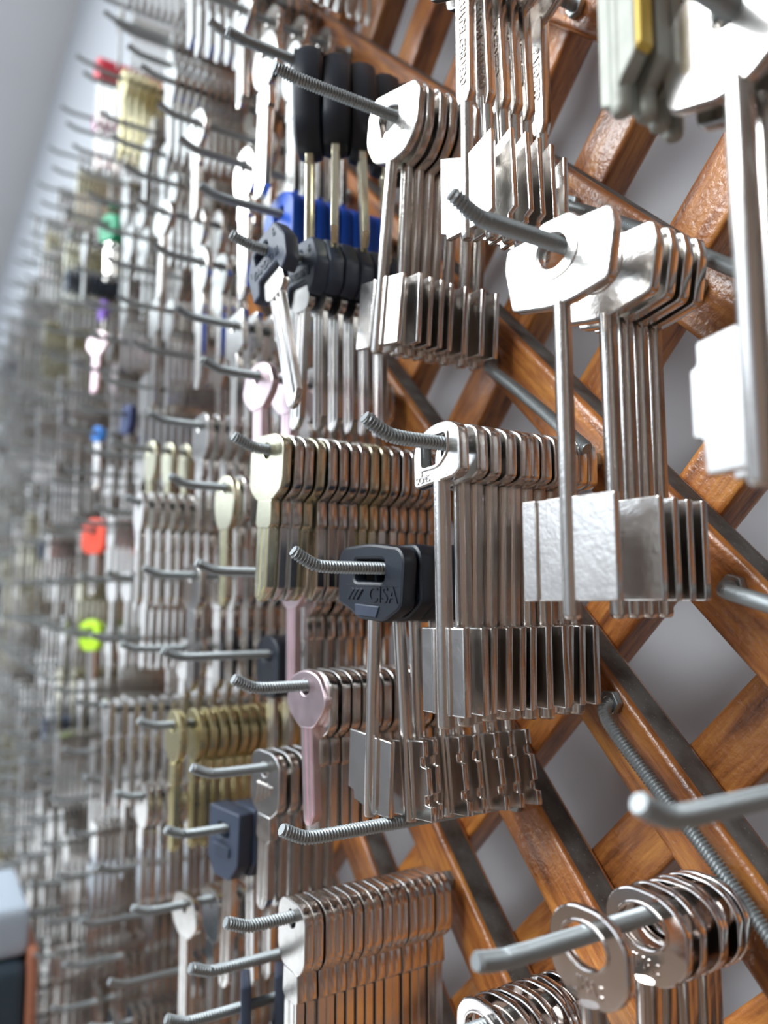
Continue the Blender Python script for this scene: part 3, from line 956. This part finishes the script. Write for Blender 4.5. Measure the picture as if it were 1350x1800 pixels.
x, z = H(3, 1, 'threaded hook with upturned tip through the rosy pink key bow', -.0289, None, .0828, 0, .0036)
stack(x, z, [('pinkspade', .0566, -4, 6, 'rosy pink flat key with rounded bow and narrow blade, front of its stack')] + seq('arch', .0535, .0080, 12, 0, 0),
      'arched grey bows behind the rosy pink key', 'arched-bow keys behind the pink one', 1)
H(3, 0, 'bare threaded hook with upturned tip below the black plastic-headed keys', -.0650, None, .0825, 0, .0036)
x, z = H(4, 0, 'threaded hook through the neat row of flat silver keys at bottom centre', -.1003, None, .0838, 0, .0030)
stack(x, z, seq('tall', .0605, .0080, 16, 0, 2), 'rounded flat silver bows at bottom centre', 'flat silver keys at bottom centre', .5)
HOOKS['extra'] = (-.2625, -.1245)
put_hook(-.2625, -.1245, 'bare threaded hook just under the flat silver keys at bottom centre', 0, .0848, .0030)
x, z = H(2, -1, 'thick threaded hook through the polished oval ring bows at lower right', -.0690, None, .0762, 0, .0012)
stack(x, z, [('ring', .0468, -2, 0, 'polished oval ring-bow key hanging alone in front of its stack, lower right'),
             ('ring', .0290, 0, 0), ('ring', .0238, 2, -4), ('ring', .0192, -3, 5), ('ring', .0165, 2, -3), ('ring', .0120, 0, 0), ('ring', .0092, 0, 0)],
      'polished oval ring bows at lower right', 'polished ring-bow keys on the lower right hook', 2)
x, z = H(3, -1, 'threaded hook cut by the bottom edge with dusty polished ring bows', -.1040, None, .078, 0, .0012)
stack(x, z, [('ring', .0440, 0, 0), ('ring', .0385, 1, 5), ('ring', .0352, 2, 8), ('ring', .0310, -1, 2), ('ring', .0262, 2, 8), ('ring', .0228, 0, -3), ('ring', .0180, 0, 4)],
      'dusty polished ring bows at the bottom edge', 'dusty ring-bow keys at the bottom edge', 2.5)
H(1, -1, 'blurred bare threaded hook nearest the camera at the right edge', -.0347, None, .0735, 0, .0035)
x, z = H(4, 2, 'threaded hook reaching the small black rounded key heads', -.0240, None, .0845, 1)
stack(x, z, seq('blackround', .0372, .0060, 5), 'small black rounded heads left of the pink key', 'small black rounded heads', 1)
x, z = H(5, 2, 'threaded hook through the round brass key bows', -.0560, None, .0835, 1)
stack(x, z, [('brassround', .0668, 0, 3), ('brassround', .0580, 0, 3)] + seq('brassround', .0530, .0290, 6) + seq('brassround', .0240, .0080, 4),
      'round brass bows in the lower left quarter', 'round brass keys', .8)
x, z = H(4, 1, 'threaded hook through the silver bows with raised pattern', -.0622, None, .0835, 1)
stack(x, z, seq('relief', .0545, .0300, 6, 2, 4), 'thick silver bows with raised pattern', 'silver keys with raised pattern', 1)
x, z = H(5, 1, 'threaded hook through the dark boxy plastic key heads at lower left', -.0925, None, .0812, 1)
stack(x, z, [('box', .0540, 3, 14), ('box', .0455, -2, 5), ('box', .0375, 0, 5)], 'dark boxy plastic heads at lower left', 'boxy dark plastic-headed keys', 1)
x, z = H(5, 0, 'threaded hook along the bottom edge with flat dark plastic heads', -.1425, None, .0900, 1)
stack(x, z, [('slab', .0620, -8, -20), ('slab', .0490, -10, -22), ('slab', .0400, -4, -12)], 'flat dark plastic heads at the bottom edge', 'flat dark plastic-headed keys', 1)

# bent hooks leaning sideways along the slats
BENT = [((-.1645, -.0015, .1216), [(-.1293, -.0065, .0963), (-.1101, -.0104, .0810), (-.0987, -.0150, .0724), (-.0924, -.0182, .0700)],
         'dark bare threaded hook bent sideways along the slat at upper right'),
        ((-.2040, -.0015, .0815), [(-.1980, -.0062, .0770), (-.1815, -.0081, .0649), (-.1645, -.0102, .0520), (-.1500, -.0122, .0410)],
         'bare threaded hook bent sideways behind the large double-bit keys'),
        ((-.1545, -.0015, -.0292), [(-.1517, -.0060, -.0332), (-.1364, -.0062, -.0475), (-.1237, -.0062, -.0580), (-.1079, -.0064, -.0725), (-.0990, -.0070, -.0806)],
         'bare threaded hook bent down along the slat at lower right'),
        ((-.1150, -.0015, .0022), [(-.1120, -.0085, .0016), (-.1050, -.0125, .0002), (-.0959, -.0178, -.0014), (-.0780, -.0264, -.0052)],
         'bare threaded hook bent sideways at the right frame edge')]
for (ox, oy, oz), pts, lab in BENT:
    P = [Vector((0, .008, 0)), Vector((0, -.001, 0))]+[Vector((a-ox, b, c-oz)) for a, b, c in pts]
    # Catmull-Rom smoothing
    Q = []
    E = [P[0]]+P+[P[-1]]
    for a in range(1, len(E)-2):
        for q in range(8):
            t = q/8
            p0, p1, p2, p3 = E[a-1], E[a], E[a+1], E[a+2]
            Q.append(.5*((2*p1)+(p2-p0)*t+(2*p0-5*p1+4*p2-p3)*t*t+(3*p1-p0-3*p2+p3)*t**3))
    Q.append(P[-1])
    put_hook(ox, oz, lab, 0, path=Q)
for jk in ((0, 2), (1, 2), (2, 0), (1, 0), (0, 0), (-1, 2), (-1, 4), (0, -1), (-2, 3), (-2, 4), (3, -2), (4, -1)):
    HOOKS[jk] = None

# ------------------------------------------------------------------ middle distance stacks
MID = [
    ((0, 5), [('oval', .0590, 2, 8)]+seq('oval', .0470, .0250, 5), 'tall bright oval bows left of the black car keys', .2213),
    ((0, 6), [('spade', .0560, 0, 5)]+seq('round', .0420, .0150, 3), 'bright bows at the top edge left of the oval ones', None),
    ((1, 5), [('oval', .0530, 0, 8)]+seq('round', .0300, .0100, 3), 'large bright oval bow just left of the blue heads', None),
    ((1, 6), [('round', .0640, 0, 6)]+seq('round', .0350, .0100, 4), 'round bows one hook left of the large bright oval', None),
    ((2, 5), [('oval', .0600, 0, 4)]+seq('round', .0500, .0400, 3), 'oval bows left of the tilted slate blue head', .160),
    ((2, 6), [('spade', .0690, 0, 6), ('oval', .0500, 0, 3), ('oval', .0400, 0, 3)], 'long spade bow two hooks left of slate blue head', .200),
    ((2, 4), seq('square', .0560, .0150, 7), 'square bows below left of the slate blue heads', None),
    ((3, 2), [('pinkspade', .0450, 0, 4)]+seq('arch', .0400, .0060, 9), 'behind the pale gold arched keys', .0094),
    ((2, 3), [('pinkspade', .0600, 0, 4), ('pinkspade', .0480, 0, 4)]+seq('arch', .0400, .0080, 7), 'partly pink keys under the slate blue heads', .0848),
    ((3, 3), [('cream', .0590, 0, 5)]+seq('arch', .0540, .0300, 5), 'cream bow left of the pale gold arched stack', .0460),
    ((3, 4), seq('arch', .0580, .0120, 9), 'grey arched row above the cream bow', None),
    ((4, 5), [('cream', .0620, 0, 5), ('cream', .0520, 0, 5), ('cream', .0430, 0, 5)], 'three cream bows side by side at left', None),
    ((4, 3), [('tall', .0600, 0, 5)]+seq('tall', .0480, .0080, 7), 'narrow bows left under the cream-bowed stack', .010),
    ((4, 4), seq('round', .0760, .0360, 9), 'tightly packed bright round bows at mid left', .046),
    ((6, 2), seq('round', .0700, .0350, 9), 'silver round bows left of dark boxy heads', -.094),
    ((6, 1), [('spade', .0600, 0, 8)]+seq('arch', .0480, .0120, 7), 'slate grey spade bow near the lower left', -.133),
    ((6, 3), seq('square', .0800, .0300, 9), 'pale square row above left of the brass bows', -.058),
    ((5, 3), seq('tall', .0520, .0100, 7), 'narrow row above the round brass bows', -.025),
]
for (j, k), items, desc, z in MID:
    x, z = H(j, k, 'threaded hook holding ' + desc[:200], z, None, .0835, 1 if k < 5 else 2)
    stack(x, z, items, desc, desc, 1.5)

# coloured keys further away, each recognisable by its colour
COLOURED = [((2, 10), 'brasstall', .062, 5, 5, 'golden brass key'), ((2, 12), 'p_red', .065, 6, 10, 'red plastic-headed key'),
            ((3, 13), 'p_magenta', .052, 5, 10, 'pink plastic-headed key'), ((4, 11), 'p_green', .046, 2, 25, 'green plastic-headed key'),
            ((5, 10), 'p_violet', .048, 1, 5, 'small violet plastic-headed key in the blurred left field'), ((6, 8), 'p_sky', .055, 1, 20, 'sky blue plastic-headed key in the blurred left field'),
            ((5, 7), 'p_navy', .050, 1, 5, 'navy plastic-headed key beside the sky blue one'), ((7, 7), 'p_orange', .054, 1, 28, 'orange-red round plastic-headed key in the blurred left field'),
            ((8, 6), 'p_lime', .054, 1, 28, 'lime green plastic-headed key at lower left'), ((5, 9), 'pinkspade', .058, 1, 25, 'pale pink key in the blurred left field')]
FARSTART = {}
DZ = {(2, 10): .020}
for (j, k), kind, n, c, yaw, lab in COLOURED:
    x, z = grid(j, k); z += .006+DZ.get((j, k), 0)
    for i in range(c):
        l = lab if c == 1 else f'{ORD[i].lower()} {lab} from the front in the blurred upper left'
        put_key(kind, x, n-i*.0054, z, random.uniform(-2, 2), yaw if i == 0 else 3, 0, l, None if c == 1 else lab+'s at upper left')
    FARSTART[(j, k)] = (n-.0056*c, kind)

# ------------------------------------------------------------------ far field: plain hooks one by one, far keys too many to count
HM = rod_mesh(hook_path(.083, .003), 2)
HM1 = rod_mesh(hook_path(.083, .003), 1)
HOOKMESH = {}
far = MB()
FM = [M['nickel'], M['cream_nickel'], M['brass'], M['slate'], M['pink_nickel'], M['red'], M['magenta'], M['blue'], M['orange'], M['lime'], M['green'], M['violet'], M['skyblue'], M['navy']]
FIDX = {'p_red': 5, 'p_magenta': 6, 'p_orange': 8, 'p_lime': 9, 'p_green': 10, 'p_violet': 11, 'p_sky': 12, 'p_navy': 13, 'pinkspade': 4, 'brasstall': 2}


def farkey(x, n, z, shp, w_, top, bot, bw, L, t, roll, hm, bm_):
    c, s = math.cos(roll), math.sin(roll)
    vs = []; fs = []
    if shp == 0:
        o = [(w_*math.cos(math.pi*2*i/10), (top+bot)/2+(top-bot)/2*math.sin(math.pi*2*i/10)) for i in range(10)]
    elif shp == 1:
        o = [(-w_, bot+3), (-bw/2, bot), (bw/2, bot), (w_, bot+3), (w_, top-3), (w_*.5, top), (-w_*.5, top), (-w_, top-3)]
    else:
        o = [(-bw/2, bot), (bw/2, bot), (w_*.85, bot+6), (w_, -3), (w_*.6, top), (-w_*.6, top), (-w_, -3), (-w_*.85, bot+6)]

    def add(o, t, mi):
        k = len(o)
        v = [(a, -t/2, b) for a, b in o]+[(a, t/2, b) for a, b in o]
        v = [(x+(a*c+b*s)*.001, -n+y*.001, z+(-a*s+b*c)*.001) for a, y, b in v]
        f = [tuple(range(k)), tuple(range(2*k-1, k-1, -1))]+[(i, k+i, k+(i+1) % k, (i+1) % k) for i in range(k)]
        far.cur = mi; far.add(v, f)
    add(o, t, hm)
    add([(-bw/2, L+3), (-bw*.1, L), (bw/2, L+4), (bw/2, bot+.5), (-bw/2, bot+.5)], t*.85, bm_)


rest_hooks = MB()


def proj(X, n, Z):
    P = Vector((X, D-n, Z))
    r = SY*P.x+CY*P.y; f = -CY*P.x+SY*P.y; u = P.z
    u2 = u*cp-f*sp; f2 = u*sp+f*cp
    return 675+1350*r/f2, 900-1350*u2/f2, f2


TARGETS = []
for (j, k), kind, n, c, yaw, lab in COLOURED:
    gx, gz = grid(j, k)
    TARGETS.append(proj(gx, n, gz+DZ.get((j, k), 0)))
    if kind == 'brasstall':
        TARGETS.append(proj(gx, n, gz+DZ.get((j, k), 0)-.03)); TARGETS.append(proj(gx, n-.02, gz+DZ.get((j, k), 0)-.01))


def hides(X, n, Z, t):
    """a key hung here would hang in front of one of the coloured keys"""
    a = proj(X, n, Z+.008); b = proj(X, n, Z-.056)
    return a[2] < t[2]-.003 and abs(a[0]-t[0]) < 11/a[2]+8 and a[1]-8 < t[1]+12 and b[1]+8 > t[1]-12


cand = []
for j in range(-20, 40):
    for k in range(-1, 60):
        if (j, k) in HOOKS:
            continue
        X, Z = grid(j, k)
        if not (-1.62 < X < -.225 and -.57 < Z < .442):
            continue
        a = proj(X, .083, Z); b = proj(X, .02, Z)
        if (b[0] < 0) or a[1] < -330 or b[1] < -400 or a[1] > 2050:
            continue
        cand.append((a[2], j, k, X, Z, a))
cand.sort(); print('CAND', len(cand))
rnd = random.Random(11)
nh = 0
for dist, j, k, X, Z, a in cand:
    z = Z+.006+rnd.uniform(-.002, .002); X += rnd.uniform(-.0025, .0025)
    if (j, k) in FARSTART:
        X, z = grid(j, k); z += .006+DZ.get((j, k), 0)
    if nh < 250 or (j, k) in FARSTART:
        q = a[0]/1350; v = a[1]
        row = 'upper left' if v < 600 else ('middle left' if v < 1200 else 'lower left')
        o = put_hook(X, z, f'small blurred grey hook among many in the {row} field', 2, me=HM, group=f'blurred hooks in the {row} field')
        nh += 1
    else:
        P = [Vector((X, p.y, z+p.z)) for p in hook_path(.083, .003)]
        tube(rest_hooks, P, ROD, 6)
    if rnd.random() < .045 and (j, k) not in FARSTART:
        continue
    n0 = rnd.choice([.072, .066, .06, .06, .054, .048, .04]); n0 += rnd.uniform(-.003, .003)
    hm = rnd.choices([0, 1, 2, 3], [86, 6, 2, 4])[0] if dist > .5 else 0
    shp = rnd.choice([0, 0, 1, 1, 2]); w_ = rnd.uniform(9, 12.5); top = rnd.uniform(4.5, 8); bot = -rnd.uniform(13, 18)
    bw = rnd.uniform(6.5, 9); L = -rnd.uniform(44, 60); sp_ = rnd.uniform(.0034, .0050); t = rnd.uniform(2, 2.8)
    if (j, k) in FARSTART:
        n0, kd = FARSTART[(j, k)]; hm = FIDX.get(kd, 0) if kd in ('p_red', 'p_magenta', 'p_green', 'brasstall') else 0; sp_ = .0055; shp = 1; w_ = 7.5 if kd in ('p_red', 'p_magenta') else 10
        if hm == 0:
            n0 -= .004
        L = -50 if kd != 'brasstall' else -62
    bm_ = hm if hm in (0, 1, 2, 4) else 0
    n = n0; first = True
    brk = rnd.random() < .35; nb = rnd.uniform(.02, .04)
    nmin = .006
    if (j, k) == (-1, 5):
        n = .070; nmin = .040; L = -54
    while n > nmin:
        if (j, k) not in FARSTART and any(hides(X, n, z, t_) for t_ in TARGETS):
            n -= .004; continue
        farkey(X, n, z, shp, w_, top, bot, bw, L, t, R(rnd.uniform(-4, 4) if first else rnd.uniform(-1.5, 1.5)), hm, bm_)
        n -= sp_*(2.2 if first and rnd.random() < .4 else 1); first = False
        if brk and n < nb:
            brk = False; w_ = rnd.uniform(9, 12.5); shp = rnd.choice([0, 1, 2]); n -= .004
            L = -rnd.uniform(42, 58); hm = 0; bm_ = 0
me = far.mesh('blurred_far_keys', FM, 1.0, 30)
o = link('distant_keys', me)
o['label'] = 'countless blurred silver keys packed on the far hooks in the left field'; o['category'] = 'keys'; o['kind'] = 'stuff'
if rest_hooks.v:
    o = link('distant_hooks', rest_hooks.mesh('distant_hooks', [M['rod']], 1.0, 60))
    o['label'] = 'tiny blurred hooks at the farthest left end of the lattice'; o['category'] = 'hooks'; o['kind'] = 'stuff'

# ------------------------------------------------------------------ unidentified dark shape at the bottom left corner, built as a case
cs_ = bpy.data.objects.new('unidentified_case', None); COL.objects.link(cs_); cs_.location = (-.66, -.080, -.42)
cs_['label'] = 'unidentified blurred shape built as a dark blue-grey case, pale lid, brown side, bottom left corner'; cs_['category'] = 'case'


def bod(b, x0, x1, y0, y1, z0, z1, r):
    """rounded block; outline in x-z, depth along y"""
    plate(b, fillet([(x0, z0), (x0, z1), (x1, z1), (x1, z0)], r, 5), [], y1-y0, min(r*.6, (y1-y0)*.3), (y0+y1)/2)


link('body', one(lambda b: bod(b, -60, 48, -130, -7, 0, 168, 12), 'body', [M['case']], 30), cs_)
link('side_panel', one(lambda b: bod(b, -58, 50, -6.5, 0, 0, 176, 6), 'side_panel', [M['tan']], 30), cs_)
link('lid', one(lambda b: bod(b, -54, 42, -120, -6, 168.5, 203, 8), 'lid', [M['pale']], 30), cs_)
struct('trim_1', M['paint'], ((-1.8, -.5, -.46), (-.45, -.080, -.42)))

# ------------------------------------------------------------------ unseen keys added past the right frame edge, dark for polished edges to reflect
far = MB()
for j in range(-8, 9):
    for k in range(-9, 3):
        X, Z = grid(j, k)
        if not (-.05 < X < .40 and -.30 < Z < .33):
            continue
        n = rnd.uniform(.045, .06); t = 3.0
        tube(far, [Vector((X, p.y, Z+p.z)) for p in hook_path(.070, .003)], ROD, 6)
        while n > .006:
            farkey(X, n, Z, 1, 11, 5, -16, 8, -52, t, R(rnd.uniform(-2, 2)), 0, 0)
            n -= .0042
o = link('unseen_side_keys', far.mesh('unseen_side_keys', FM, 1.0, 30))
o['label'] = 'unseen silver keys added past the right frame edge for polished edges to reflect'; o['category'] = 'keys'; o['kind'] = 'stuff'
